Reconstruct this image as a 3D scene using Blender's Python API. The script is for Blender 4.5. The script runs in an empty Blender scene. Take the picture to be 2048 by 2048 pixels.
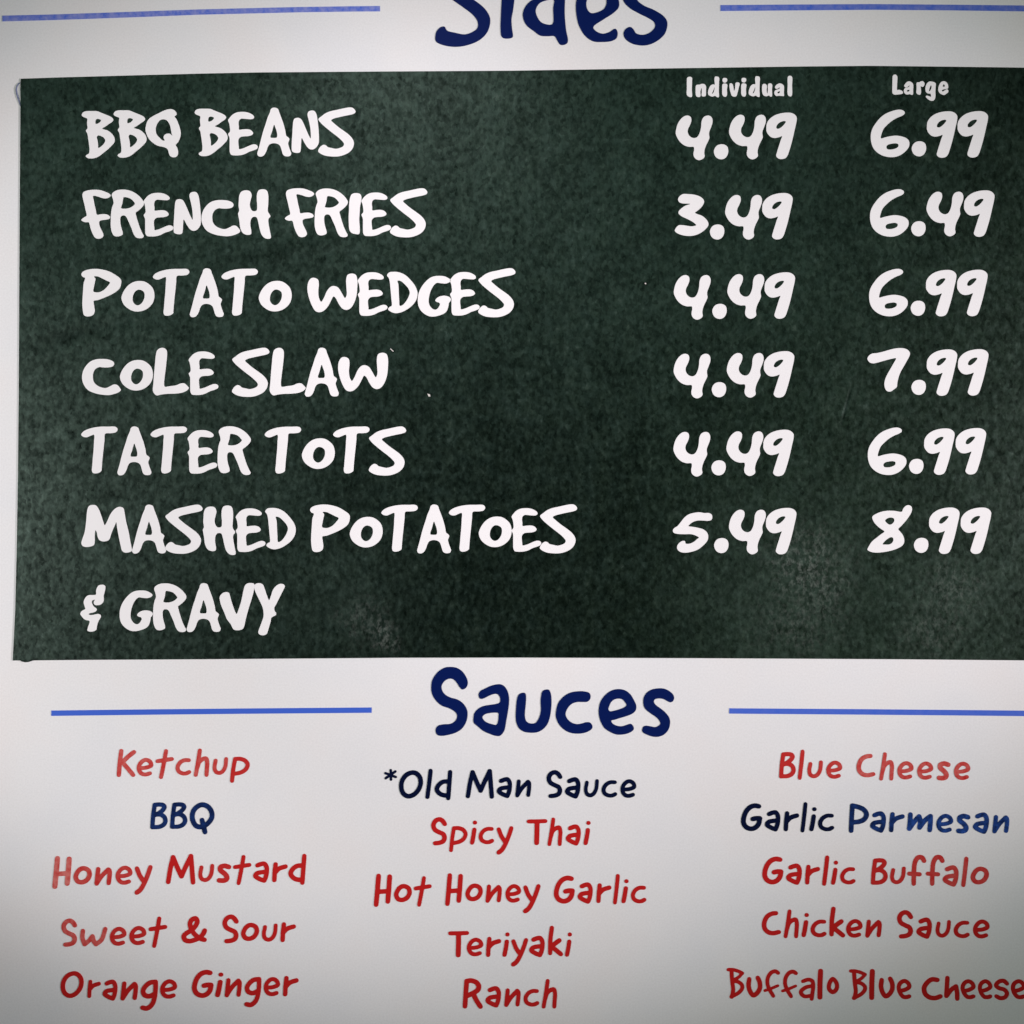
import bpy, math, random
import numpy as np
from mathutils import Vector
from mathutils.geometry import tessellate_polygon

# ------------------------------------------------------------------ camera, light, exposure
S = 0.0003                      # metres per photograph pixel (the photographed area is 0.61 m wide)
ZC = 1.5                        # height of the photographed centre above the floor
DIST = 0.62                     # camera to sheet
scene = bpy.context.scene

def X(px): return (px - 1024.0) * S
def Z(py): return ZC - (py - 1024.0) * S

cam = bpy.data.cameras.new('camera')
cam.sensor_width = 36.0
cam.lens = 36.0 * DIST / (2048 * S)
cam.clip_start = 0.01
cam.clip_end = 50.0
cam_ob = bpy.data.objects.new('camera', cam)
scene.collection.objects.link(cam_ob)
cam_ob.location = (0.0, -DIST, ZC)
cam_ob.rotation_euler = (math.radians(90), 0, 0)
scene.camera = cam_ob

world = bpy.data.worlds.new('World')
scene.world = world
world.use_nodes = True
wbg = world.node_tree.nodes['Background']
wbg.inputs['Color'].default_value = (0.80, 1.0, 0.86, 1)
wbg.inputs['Strength'].default_value = 0.03

def aim(ob, target):
    d = Vector(target) - ob.location
    ob.rotation_euler = d.to_track_quat('-Z', 'Y').to_euler()

def spot(name, loc, target, power, color, angle, blend, radius):
    l = bpy.data.lights.new(name, 'SPOT')
    l.energy = power; l.color = color
    l.spot_size = math.radians(angle); l.spot_blend = blend
    l.shadow_soft_size = radius
    o = bpy.data.objects.new(name, l)
    scene.collection.objects.link(o)
    o.location = loc; aim(o, target)
    return o

def area(name, loc, target, power, color, sx, sy):
    l = bpy.data.lights.new(name, 'AREA')
    l.energy = power; l.color = color
    l.shape = 'RECTANGLE'; l.size = sx; l.size_y = sy
    o = bpy.data.objects.new(name, l)
    scene.collection.objects.link(o)
    o.location = loc; aim(o, target)
    return o

spot('falloff_spot_left', (-1.42, -0.98, ZC - 0.03), (-0.005, 0, ZC + 0.020), 75.0, (1.000, 0.950, 0.965), 27.6, 0.66, 0.03)  # added, unseen spots; their cones imitate lens falloff towards the corners
spot('falloff_spot_right', (1.498, -0.539, ZC - 0.015), (-0.893, 0, ZC + 0.068), 147.0, (1.000, 0.912, 0.970), 35.1, 0.762, 0.03)
spot('falloff_spot_above', (-0.267, -1.116, ZC + 1.173), (-0.040, 0, ZC + 0.100), 33.0, (1.000, 0.900, 0.960), 14.0, 0.965, 0.03)
area('sheen_fill_above', (-0.274, -1.24, ZC + 0.672), (-0.274, 0, ZC + 0.672), 2.15, (0.740, 0.990, 0.900), 1.937, 0.766)  # unseen area lamps added for panel sheen, with a gap for its dark reflection
area('sheen_fill_left', (-0.78, -1.24, ZC - 0.141), (-0.78, 0, ZC - 0.141), 0.75, (0.78, 0.98, 0.92), 0.95, 1.5)
area('sheen_fill_right', (0.74, -1.24, ZC - 0.139), (0.74, 0, ZC - 0.139), 0.92, (0.700, 1.000, 0.640), 0.86, 1.523)

scene.view_settings.view_transform = 'Standard'
scene.view_settings.look = 'None'
scene.view_settings.exposure = 0.0
scene.view_settings.gamma = 1.0
scene.view_settings.use_curve_mapping = False
scene.render.engine = 'CYCLES'
scene.render.resolution_x = 1024
scene.render.resolution_y = 1024

# ------------------------------------------------------------------ materials
def new_mat(name):
    m = bpy.data.materials.new(name)
    m.use_nodes = True
    nt = m.node_tree
    return m, nt, nt.nodes['Principled BSDF']

def node(nt, kind, **kw):
    n = nt.nodes.new(kind)
    for k, v in kw.items(): setattr(n, k, v)
    return n

def noise(nt, vec, scale, detail=2.0, rough=0.5):
    n = node(nt, 'ShaderNodeTexNoise')
    n.inputs['Scale'].default_value = scale
    n.inputs['Detail'].default_value = detail
    n.inputs['Roughness'].default_value = rough
    nt.links.new(vec, n.inputs['Vector'])
    return n.outputs['Fac']

def ramp(nt, fac, stops):
    r = node(nt, 'ShaderNodeValToRGB')
    el = r.color_ramp.elements
    el[0].position, el[0].color = stops[0][0], stops[0][1]
    el[1].position, el[1].color = stops[-1][0], stops[-1][1]
    for p, c in stops[1:-1]:
        e = el.new(p); e.color = c
    nt.links.new(fac, r.inputs['Fac'])
    return r.outputs['Color']

def mixc(nt, fac, a, b, mode='MIX'):
    n = node(nt, 'ShaderNodeMix', data_type='RGBA', blend_type=mode)
    if hasattr(fac, 'links'): nt.links.new(fac, n.inputs['Factor'])
    else: n.inputs['Factor'].default_value = fac
    for v, i in ((a, 6), (b, 7)):
        if hasattr(v, 'links'): nt.links.new(v, n.inputs[i])
        else: n.inputs[i].default_value = v
    return n.outputs[2]

def mathn(nt, op, a, b=None):
    n = node(nt, 'ShaderNodeMath', operation=op)
    for v, i in ((a, 0), (b, 1)):
        if v is None: continue
        if hasattr(v, 'links'): nt.links.new(v, n.inputs[i])
        else: n.inputs[i].default_value = v
    return n.outputs[0]

def node_clamp(nt, v):
    n = node(nt, 'ShaderNodeClamp'); nt.links.new(v, n.inputs['Value'])
    return n.outputs[0]

def bump(nt, bsdf, height, strength, dist):
    b = node(nt, 'ShaderNodeBump')
    b.inputs['Strength'].default_value = strength
    b.inputs['Distance'].default_value = dist
    nt.links.new(height, b.inputs['Height'])
    nt.links.new(b.outputs['Normal'], bsdf.inputs['Normal'])

def world_pos(nt):
    return node(nt, 'ShaderNodeNewGeometry').outputs['Position']

def make_sheet_mat():
    m, nt, b = new_mat('white printed vinyl')
    p = world_pos(nt)
    fine = noise(nt, p, 900, 3, 0.6)
    blotch = noise(nt, p, 14, 3, 0.5)
    c = ramp(nt, fine, [(0.3, (0.745, 0.74, 0.735, 1)), (0.7, (0.815, 0.81, 0.805, 1))])
    c2 = ramp(nt, blotch, [(0.34, (0.962, 0.965, 0.985, 1)), (0.5, (0.992, 0.985, 0.992, 1)), (0.66, (1.0, 0.972, 0.968, 1))])
    nt.links.new(mixc(nt, 1.0, c, c2, 'MULTIPLY'), b.inputs['Base Color'])
    b.inputs['Roughness'].default_value = 0.5
    b.inputs['Specular IOR Level'].default_value = 0.35
    wave = mathn(nt, 'MULTIPLY', noise(nt, p, 9, 2), 14.0)
    bump(nt, b, mathn(nt, 'ADD', wave, noise(nt, p, 700, 2)), 0.14, 0.0002)
    return m

def make_panel_mat():
    m, nt, b = new_mat('mottled dark green vinyl')
    p = world_pos(nt)
    stretch = node(nt, 'ShaderNodeMapping')
    stretch.inputs['Scale'].default_value = (1.0, 1.0, 0.72)
    nt.links.new(p, stretch.inputs['Vector'])
    sv = stretch.outputs['Vector']
    # flecks two to three millimetres across, printed tone on tone
    warp = node(nt, 'ShaderNodeTexNoise'); warp.inputs['Scale'].default_value = 420
    nt.links.new(sv, warp.inputs['Vector'])
    off = node(nt, 'ShaderNodeVectorMath', operation='MULTIPLY_ADD')
    nt.links.new(warp.outputs['Color'], off.inputs[0])
    off.inputs[1].default_value = (0.0022, 0.0022, 0.0022)
    nt.links.new(sv, off.inputs[2])
    vor = node(nt, 'ShaderNodeTexVoronoi')
    vor.inputs['Scale'].default_value = 520
    nt.links.new(off.outputs[0], vor.inputs['Vector'])
    sep = node(nt, 'ShaderNodeSeparateColor')
    nt.links.new(vor.outputs['Color'], sep.inputs[0])
    cell = sep.outputs[0]
    n1 = noise(nt, sv, 260, 4, 0.65)
    n2 = noise(nt, p, 38, 3, 0.55)
    n3 = noise(nt, sv, 480, 5, 0.75)
    t = mathn(nt, 'ADD', mathn(nt, 'MULTIPLY', cell, 0.14), mathn(nt, 'MULTIPLY', n1, 0.42))
    t = mathn(nt, 'ADD', t, mathn(nt, 'MULTIPLY', n3, 0.34))
    t = mathn(nt, 'ADD', t, mathn(nt, 'MULTIPLY', n2, 0.26))
    col = ramp(nt, t, [(0.40, (0.0005, 0.0016, 0.0010, 1)), (0.56, (0.0016, 0.0040, 0.0027, 1)),
                       (0.70, (0.0050, 0.0098, 0.0074, 1)), (0.82, (0.0240, 0.0310, 0.0270, 1))])
    hue = ramp(nt, noise(nt, p, 120, 3), [(0.36, (0.92, 1.0, 1.12, 1)), (0.62, (1.05, 1.0, 0.86, 1))])
    col = mixc(nt, 0.8, col, hue, 'MULTIPLY')
    # rubbed chalky patches low on the panel, ragged at their edges
    fleck = noise(nt, sv, 420, 3, 0.7)
    rag = node(nt, 'ShaderNodeTexNoise'); rag.inputs['Scale'].default_value = 55; rag.inputs['Detail'].default_value = 4
    nt.links.new(p, rag.inputs['Vector'])
    pw = node(nt, 'ShaderNodeVectorMath', operation='MULTIPLY_ADD')
    nt.links.new(rag.outputs['Color'], pw.inputs[0])
    pw.inputs[1].default_value = (0.034, 0.0, 0.034)
    shift = node(nt, 'ShaderNodeVectorMath', operation='SUBTRACT')
    nt.links.new(p, shift.inputs[0]); shift.inputs[1].default_value = (0.017, 0.0, 0.017)
    nt.links.new(shift.outputs[0], pw.inputs[2])
    def spots(items):
        total = None
        for (px, py, r, amt) in items:
            d = node(nt, 'ShaderNodeVectorMath', operation='DISTANCE')
            nt.links.new(pw.outputs[0], d.inputs[0]); d.inputs[1].default_value = (X(px), 0, Z(py))
            mr = node(nt, 'ShaderNodeMapRange', interpolation_type='SMOOTHSTEP')
            nt.links.new(d.outputs['Value'], mr.inputs['Value'])
            mr.inputs['From Min'].default_value = r * S; mr.inputs['From Max'].default_value = 0.0
            mr.inputs['To Min'].default_value = 0.0; mr.inputs['To Max'].default_value = amt
            total = mr.outputs[0] if total is None else mathn(nt, 'MAXIMUM', total, mr.outputs[0])
        return total
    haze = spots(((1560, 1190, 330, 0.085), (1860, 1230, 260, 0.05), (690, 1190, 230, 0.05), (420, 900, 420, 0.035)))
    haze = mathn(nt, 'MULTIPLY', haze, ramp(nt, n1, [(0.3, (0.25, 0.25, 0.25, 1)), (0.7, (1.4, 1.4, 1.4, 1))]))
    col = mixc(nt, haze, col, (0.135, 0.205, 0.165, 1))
    total = spots(((718, 1240, 70, 0.26), (768, 1272, 55, 0.50), (1612, 1130, 120, 0.50), (1640, 1185, 100, 0.40),
                   (1590, 1240, 130, 0.22), (1905, 1180, 100, 0.30), (1870, 1250, 110, 0.26)))
    patch = ramp(nt, fleck, [(0.46, (0, 0, 0, 1)), (0.74, (1, 1, 1, 1))])
    f = mathn(nt, 'MULTIPLY', total, patch)
    col = mixc(nt, f, col, (0.22, 0.245, 0.22, 1))
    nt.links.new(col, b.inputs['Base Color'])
    rr = ramp(nt, n1, [(0.3, (0.27, 0.27, 0.27, 1)), (0.7, (0.39, 0.39, 0.39, 1))])
    nt.links.new(rr, b.inputs['Roughness'])
    sp = ramp(nt, t, [(0.42, (0.24, 0.24, 0.24, 1)), (0.58, (0.62, 0.62, 0.62, 1)), (0.74, (1.0, 1.0, 1.0, 1))])
    nt.links.new(sp, b.inputs['Specular IOR Level'])
    b.inputs['Specular Tint'].default_value = (0.70, 1.0, 0.83, 1)
    h = mathn(nt, 'ADD', mathn(nt, 'MULTIPLY', n1, 0.6), mathn(nt, 'MULTIPLY', cell, 0.4))
    # shallow creases pressed into the film: distance to short line segments
    crease = None
    for (x0, y0, x1, y1, w, amt) in ((30, 708, 290, 628, 26, 1.0), (400, 540, 720, 470, 24, 0.8), (1682, 850, 1704, 768, 5, 1.3),
                                     (1130, 300, 1122, 900, 9, 0.35), (850, 1010, 960, 880, 9, 0.3), (1420, 250, 1436, 420, 6, 0.4)):
        ax, az, bx, bz = X(x0), Z(y0), X(x1), Z(y1)
        L = math.hypot(bx - ax, bz - az); ux, uz = (bx - ax)/L, (bz - az)/L
        rel = node(nt, 'ShaderNodeVectorMath', operation='SUBTRACT')
        nt.links.new(p, rel.inputs[0]); rel.inputs[1].default_value = (ax, 0, az)
        def dot(vx, vz):
            n = node(nt, 'ShaderNodeVectorMath', operation='DOT_PRODUCT')
            nt.links.new(rel.outputs[0], n.inputs[0]); n.inputs[1].default_value = (vx, 0, vz)
            return n.outputs['Value']
        along, across = dot(ux/L, uz/L), mathn(nt, 'ABSOLUTE', dot(-uz, ux))
        prof = node(nt, 'ShaderNodeMapRange', interpolation_type='SMOOTHSTEP')
        nt.links.new(across, prof.inputs['Value'])
        prof.inputs['From Min'].default_value = w*S; prof.inputs['From Max'].default_value = 0
        ends = mathn(nt, 'MULTIPLY', along, mathn(nt, 'SUBTRACT', 1.0, along))
        ends = node_clamp(nt, mathn(nt, 'MULTIPLY', ends, 4.0*amt))
        c = mathn(nt, 'MULTIPLY', prof.outputs[0], ends)
        crease = c if crease is None else mathn(nt, 'ADD', crease, c)
    h = mathn(nt, 'SUBTRACT', h, mathn(nt, 'MULTIPLY', crease, 5.0))
    dull = mathn(nt, 'SUBTRACT', 1.0, mathn(nt, 'MULTIPLY', node_clamp(nt, crease), 0.38))
    nt.links.new(mathn(nt, 'MULTIPLY', sp, dull), b.inputs['Specular IOR Level'])
    bump(nt, b, h, 0.16, 0.0003)
    return m

def make_ink(name, ink, paled, rough=0.45):
    """ink whose 'fade' attribute (wear and painted glare) pales it unevenly"""
    m, nt, b = new_mat(name)
    p = world_pos(nt)
    at = node(nt, 'ShaderNodeAttribute', attribute_name='fade')
    n = noise(nt, p, 260, 4, 0.7)
    n = ramp(nt, n, [(0.30, (0.05, 0.05, 0.05, 1)), (0.70, (1.70, 1.70, 1.70, 1))])
    f = mathn(nt, 'MULTIPLY', at.outputs['Fac'], n)  # lamp glare on the letters is mixed into the ink colour, together with wear
    nt.links.new(mixc(nt, f, ink + (1,), paled + (1,)), b.inputs['Base Color'])
    b.inputs['Roughness'].default_value = rough
    b.inputs['Specular IOR Level'].default_value = 0.10
    bump(nt, b, noise(nt, p, 700, 2), 0.10, 0.0002)
    return m

M_SHEET = make_sheet_mat()
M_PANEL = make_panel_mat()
M_WHITE = make_ink('white lettering vinyl', (0.845, 0.825, 0.825), (0.7, 0.7, 0.69))
M_NAVY = make_ink('navy ink', (0.0010, 0.0085, 0.0800), (0.05, 0.10, 0.34))
M_DARK = make_ink('dark navy ink', (0.0006, 0.0035, 0.0260), (0.022, 0.085, 0.37))
M_RED = make_ink('red ink', (0.48, 0.0125, 0.0120), (0.60, 0.165, 0.145))
M_BLUE = make_ink('blue rule ink', (0.052, 0.125, 0.58), (0.24, 0.27, 0.60))
M_FLECK = make_ink('pale fleck', (0.62, 0.58, 0.55), (0.5, 0.5, 0.5), 0.7)
M_FILM = make_ink('lifted grey film edge', (0.16, 0.18, 0.27), (0.4, 0.4, 0.45), 0.35)
# ------------------------------------------------------------------ lettering, drawn glyph by glyph
# ('o', drawing scale, outline contours)  or  ('s', drawing scale, pen radius, pen strokes; leading o = closed stroke)
FONTS = {'M': {
'B': ('o', 6.44, '92 200 108 165 145 150 220 147 295 150 340 168 400 192 455 215 485 235 497 258 480 285 440 312 395 345 352 372 375 382 420 395 465 425 500 465 515 510 508 550 475 590 430 635 380 675 325 720 270 748 215 757 170 752 145 732 150 715 185 692 192 640 185 570 175 500 165 440 147 405 150 388 165 372 160 300 163 245 140 232 110 220 ; 270 262 290 248 315 250 340 262 335 280 305 305 270 312 ; 285 475 300 460 345 470 380 495 395 525 385 555 350 595 305 622 300 570 292 520'),
'Q': ('o', 6.44, '912 390 918 335 935 280 965 240 1020 205 1080 175 1140 145 1200 125 1250 122 1285 138 1310 170 1308 195 1285 212 1310 250 1335 310 1355 370 1365 430 1355 490 1330 545 1300 580 1318 615 1330 665 1325 710 1300 737 1260 740 1228 722 1212 685 1198 640 1165 615 1120 603 1065 590 1015 560 965 515 930 455 ; 1042 385 1048 340 1070 295 1100 262 1140 252 1180 262 1210 295 1230 340 1240 390 1250 440 1258 462 1225 438 1185 438 1152 460 1145 490 1158 525 1130 522 1095 490 1055 445'),
'E': ('o', 6.44, '238 268 265 225 300 190 350 165 410 157 470 160 530 180 568 210 570 235 545 250 495 250 440 245 405 245 380 265 372 300 377 345 380 385 430 382 490 380 535 395 560 430 545 452 500 468 440 472 400 480 372 510 370 560 375 605 380 635 430 627 490 602 545 580 580 575 608 585 620 605 610 630 570 650 510 670 450 700 390 715 320 717 280 710 262 680 258 620 258 550 256 490 242 455 240 440 262 410 260 350 250 300'),
'A': ('o', 6.44, '775 160 785 125 810 105 850 105 878 120 895 165 920 230 945 300 970 390 985 465 1010 485 1025 505 1018 530 1008 560 1020 610 1040 665 1048 690 1035 720 1000 730 960 722 940 700 925 650 905 595 875 570 820 560 770 575 745 610 728 660 700 710 670 730 630 728 612 700 620 660 640 590 660 510 690 400 720 310 745 230 ; 828 322 845 360 862 410 868 470 860 488 820 492 785 488 780 470 800 410'),
'N': ('o', 6.44, '1055 640 1055 560 1062 450 1068 350 1075 280 1090 245 1130 233 1170 245 1200 290 1235 370 1270 450 1298 498 1300 430 1290 340 1270 250 1258 190 1270 155 1305 140 1345 145 1370 180 1385 250 1395 330 1402 420 1405 510 1400 560 1375 605 1340 635 1300 640 1265 620 1225 565 1185 495 1180 500 1175 560 1170 640 1160 675 1130 685 1090 680 1062 665'),
'S': ('o', 6.44, '1398 250 1440 212 1490 175 1550 150 1640 130 1720 112 1790 100 1830 102 1860 122 1875 150 1865 172 1830 188 1750 205 1660 225 1590 245 1562 265 1600 305 1660 355 1730 405 1795 455 1840 510 1855 560 1840 620 1800 670 1740 705 1660 728 1560 730 1480 718 1420 690 1395 665 1405 630 1435 595 1465 580 1495 588 1520 610 1570 622 1620 632 1670 622 1715 600 1728 570 1715 545 1660 490 1570 420 1490 355 1430 300'),
'F': ('o', 6.44, '80 170 95 140 150 118 230 110 310 115 370 135 425 160 442 182 425 205 380 222 330 215 270 195 215 190 222 240 235 310 252 380 265 430 320 425 380 425 425 445 435 468 415 487 360 497 310 507 293 525 298 570 320 620 345 675 348 700 325 730 280 740 245 728 215 685 185 610 160 530 120 528 80 515 65 500 80 480 110 460 133 445 120 370 100 280 85 220'),
'R': ('o', 6.44, '462 180 480 150 530 122 600 113 670 120 740 145 800 185 845 230 875 280 870 310 840 350 800 385 768 412 775 450 795 520 825 610 855 675 872 710 860 732 815 740 775 728 745 690 715 610 680 530 640 455 600 447 575 465 570 520 580 590 600 660 600 690 570 710 525 717 490 705 465 665 450 600 448 510 455 400 470 330 485 290 478 240 ; 605 235 612 213 660 215 710 235 745 270 760 295 735 325 690 350 630 360 580 350 590 310 600 270'),
'I': ('o', 6.44, '890 400 893 310 905 230 922 190 950 175 1000 172 1035 185 1050 215 1045 280 1033 340 1027 430 1022 520 1028 600 1028 670 1018 698 970 698 920 680 895 640 888 560 886 470'),
'C': ('o', 5.52, '82 400 95 340 130 280 180 235 245 213 320 210 380 218 425 240 435 265 420 290 370 303 310 303 270 300 230 320 205 360 200 410 210 460 245 500 300 525 345 530 390 512 430 492 465 495 495 525 508 550 495 570 450 592 380 608 310 605 230 590 150 555 110 510 85 450'),
'H': ('o', 4.83, '1585 200 1590 150 1610 115 1650 102 1690 110 1708 145 1700 190 1690 240 1700 280 1720 302 1755 298 1762 250 1758 190 1762 130 1780 100 1825 92 1855 105 1868 150 1868 230 1865 305 1888 345 1888 355 1870 380 1872 430 1885 500 1893 560 1870 570 1835 562 1805 530 1785 470 1770 400 1755 362 1720 360 1700 385 1695 440 1705 500 1700 525 1665 532 1625 515 1600 470 1590 400 1580 345 1578 325 1588 300 1582 250'),
'P': ('o', 6.44, '132 130 145 100 190 75 260 60 340 58 420 70 500 95 570 135 625 175 643 205 640 260 620 310 570 355 500 395 420 430 345 458 290 470 290 500 298 550 302 600 290 640 250 665 195 668 165 650 152 600 145 520 148 430 155 330 162 240 180 175 150 160 ; 295 155 345 155 400 180 460 210 500 232 470 280 420 330 360 358 310 358 285 345 292 290 305 225 312 185'),
'o': ('o', 6.44, '643 440 655 385 690 320 740 265 800 230 870 217 940 225 1000 260 1045 310 1065 380 1063 440 1040 505 990 560 930 595 860 610 790 602 720 565 670 515 ; 785 440 795 390 825 345 860 328 905 338 935 365 940 420 925 470 890 515 850 530 815 515 790 480'),
'T': ('o', 6.44, '1050 165 1070 130 1120 100 1200 75 1290 62 1400 60 1490 62 1515 85 1515 110 1490 135 1430 145 1358 152 1348 230 1338 330 1328 420 1318 520 1312 600 1308 630 1280 652 1235 663 1200 655 1187 625 1192 560 1200 460 1210 350 1215 250 1215 165 1170 178 1120 197 1075 190'),
'W': ('o', 4.293, '65 240 72 195 95 160 125 155 155 170 163 210 158 270 165 330 183 360 205 330 235 265 265 232 295 225 330 240 360 285 388 328 402 300 400 240 398 170 410 130 445 118 480 130 493 170 493 230 485 310 465 370 435 415 400 430 365 418 335 380 305 325 288 315 270 345 240 400 200 440 165 450 135 440 105 395 80 330 68 280'),
'D': ('o', 4.293, '748 135 765 110 810 103 860 110 910 135 960 185 995 235 1010 285 1000 340 970 385 920 425 870 450 820 458 780 445 758 425 770 405 788 395 785 330 778 250 770 180 762 155 ; 838 180 865 182 900 210 930 245 943 280 930 325 905 365 880 390 858 395 852 340 848 260 845 210'),
'G': ('o', 9.66, '870 740 885 640 920 550 970 470 1040 390 1110 335 1190 305 1290 297 1380 305 1450 335 1500 375 1500 400 1460 430 1400 445 1320 440 1240 432 1195 460 1150 520 1110 610 1085 710 1080 800 1100 870 1150 930 1210 950 1250 930 1280 890 1298 840 1280 815 1235 800 1208 775 1225 740 1280 700 1350 682 1420 685 1485 710 1510 745 1500 780 1470 820 1460 880 1430 970 1380 1020 1300 1055 1200 1080 1110 1080 1030 1050 950 990 900 920 875 840'),
'L': ('o', 5.52, '862 560 868 480 875 380 885 270 895 170 910 115 945 90 985 90 1010 110 1018 150 1012 230 1002 320 992 400 985 470 992 515 1050 510 1120 500 1170 480 1210 480 1240 505 1258 530 1240 555 1190 580 1110 592 1020 595 950 603 905 612 880 595'),
'm': ('o', 4.293, '58 370 68 330 85 280 95 220 102 150 110 80 125 50 150 42 180 45 205 75 225 125 245 185 258 215 280 180 305 125 335 85 365 63 395 58 418 70 428 110 440 180 460 260 475 340 488 410 490 435 470 447 430 450 408 435 395 390 378 310 365 240 357 190 345 215 325 260 310 300 303 325 290 345 250 355 215 345 198 315 190 275 178 260 172 300 172 350 165 385 130 400 90 402 68 392'),
'&': ('o', 9.66, '415 300 430 250 465 200 510 187 560 190 590 215 590 270 575 340 560 400 562 470 545 530 500 570 440 582 395 575 370 545 375 505 395 478 360 482 335 500 332 530 350 580 385 620 420 645 425 675 400 705 350 725 300 735 270 750 290 768 340 770 400 758 460 752 500 770 508 800 490 840 460 890 435 960 425 1020 420 1050 380 1080 320 1092 270 1085 248 1070 255 1020 275 960 290 900 280 880 230 870 180 845 140 800 110 750 125 710 160 680 205 655 200 620 180 560 175 510 200 450 245 400 290 385 350 385 410 375'),
'V': ('o', 7.728, '848 340 870 300 910 270 960 262 990 275 1005 320 1030 410 1060 500 1108 600 1140 530 1170 440 1195 340 1215 240 1240 160 1275 130 1340 122 1378 135 1382 180 1370 260 1340 370 1305 480 1270 600 1245 700 1225 790 1205 830 1150 850 1095 850 1060 835 1020 760 960 680 920 580 880 490 855 410'),
'Y': ('o', 7.728, '1382 180 1390 145 1430 125 1480 125 1515 145 1540 200 1570 290 1612 385 1640 320 1670 230 1710 175 1760 140 1805 132 1840 145 1855 170 1835 220 1800 290 1760 370 1720 450 1690 510 1700 555 1720 585 1715 615 1670 640 1645 660 1635 720 1610 800 1590 870 1575 905 1540 925 1490 925 1455 905 1445 880 1470 800 1500 720 1525 640 1525 560 1510 490 1470 400 1430 320 1395 240'),
'4': ('o', 6.44, '72 370 80 300 105 230 150 170 195 142 235 140 265 160 272 205 255 260 230 310 225 350 240 390 275 420 315 428 350 412 380 360 397 290 405 210 430 160 480 138 520 148 543 185 543 235 525 290 502 350 500 385 505 425 490 465 465 515 445 570 438 620 443 665 425 690 375 712 335 700 305 665 300 620 308 580 303 543 240 540 180 520 130 480 95 430'),
'.': ('o', 6.44, '563 605 575 560 605 525 650 510 700 515 735 540 748 585 742 635 715 680 670 702 620 695 583 665'),
'9': ('o', 6.44, '1238 300 1245 240 1280 185 1340 140 1410 115 1490 103 1560 107 1605 130 1628 165 1625 220 1605 310 1585 400 1560 500 1530 600 1512 650 1485 685 1430 700 1390 690 1365 660 1375 610 1400 530 1425 450 1440 405 1400 418 1340 428 1295 415 1260 380 1240 340 ; 1365 290 1380 255 1420 222 1470 210 1488 218 1470 250 1430 290 1395 310 1370 305'),
'6': ('o', 6.44, '135 420 142 350 165 290 205 230 255 170 320 120 400 85 480 65 535 68 568 90 570 115 540 140 480 165 410 205 345 260 300 310 275 370 265 432 320 420 390 405 460 398 530 408 590 430 625 465 632 510 620 550 580 600 520 645 440 672 360 672 290 655 220 615 170 560 143 490 ; 335 540 355 515 410 500 460 497 490 510 488 540 450 565 390 577 345 570'),
'3': ('o', 6.44, '102 190 120 150 165 120 230 120 310 128 380 150 425 185 437 215 425 255 390 300 350 335 320 358 350 378 400 395 450 430 485 475 493 515 470 555 420 600 360 635 290 655 210 657 130 640 80 615 60 590 75 555 110 522 160 520 220 528 280 535 335 520 315 495 270 465 200 430 140 400 108 365 112 340 150 300 200 268 260 247 210 242 160 240 120 225'),
'7': ('o', 6.44, '92 245 110 205 150 178 220 170 310 148 400 122 480 108 560 110 610 130 637 165 635 200 605 260 560 340 520 410 490 490 475 560 470 605 430 640 390 665 345 660 320 625 310 570 320 510 345 450 390 370 430 300 460 238 400 245 310 268 220 293 160 303 120 290'),
'5': ('o', 6.44, '35 390 55 360 95 335 140 280 190 220 240 185 310 165 380 158 440 168 500 168 535 190 542 225 530 255 490 268 430 265 350 265 290 285 250 315 235 335 290 345 360 358 430 380 475 420 490 465 480 520 430 580 360 635 280 665 190 678 125 665 92 630 92 590 120 550 160 527 190 530 200 560 250 562 310 535 350 500 372 485 330 458 270 440 180 440 90 435 45 420'),
'8': ('o', 6.44, '155 215 200 180 270 152 350 138 440 140 535 150 550 115 580 80 615 66 650 78 665 110 655 160 620 220 570 285 525 335 488 375 515 410 545 450 563 500 562 550 535 590 480 622 400 650 300 670 200 677 130 665 92 640 105 605 150 535 210 485 260 445 310 405 270 375 220 335 170 275 ; 318 265 340 240 390 225 430 238 438 268 415 302 380 318 345 300 ; 287 570 310 535 350 500 395 478 422 490 425 520 405 555 370 572 320 573'),
}, 'I': {
'I': ('o', 8.05, '105 300 105 200 112 130 150 115 185 130 188 200 185 330 188 430 175 442 135 435 105 405'),
'n': ('o', 8.05, '250 400 248 330 255 255 280 243 310 243 345 230 390 235 415 270 415 340 410 420 385 432 348 425 348 350 345 295 325 350 325 430 295 442 262 430'),
'd': ('o', 8.05, '448 370 460 310 490 255 530 235 553 240 552 150 562 112 600 110 625 125 625 220 622 330 620 440 590 438 565 420 520 432 480 420 455 400 ; 554 280 535 330 512 388 532 372 550 325'),
'i': ('o', 8.05, '678 400 675 320 680 240 700 225 740 228 758 245 752 320 752 410 735 435 700 432 ; 680 170 690 140 720 135 750 145 755 180 730 208 695 205'),
'v': ('o', 8.05, '795 250 800 225 830 222 850 245 870 340 885 300 895 215 930 205 958 220 945 290 925 370 905 425 870 435 835 420 815 370 800 310'),
'u': ('o', 8.05, '1320 260 1335 232 1375 232 1395 260 1392 340 1402 385 1412 340 1412 250 1425 225 1460 222 1480 240 1478 320 1475 430 1450 432 1430 415 1390 428 1345 415 1322 370 1318 310'),
'a': ('o', 8.05, '1525 285 1540 255 1590 225 1630 230 1665 260 1670 320 1668 380 1668 425 1630 425 1590 422 1545 425 1520 400 1515 365 1530 335 1575 318 1600 305 1602 288 1570 305 1542 310 ; 1562 372 1585 352 1605 352 1600 375 1575 384'),
'l': ('o', 8.05, '1728 380 1730 250 1732 120 1750 100 1785 103 1802 125 1800 250 1798 410 1780 430 1745 420'),
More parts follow.
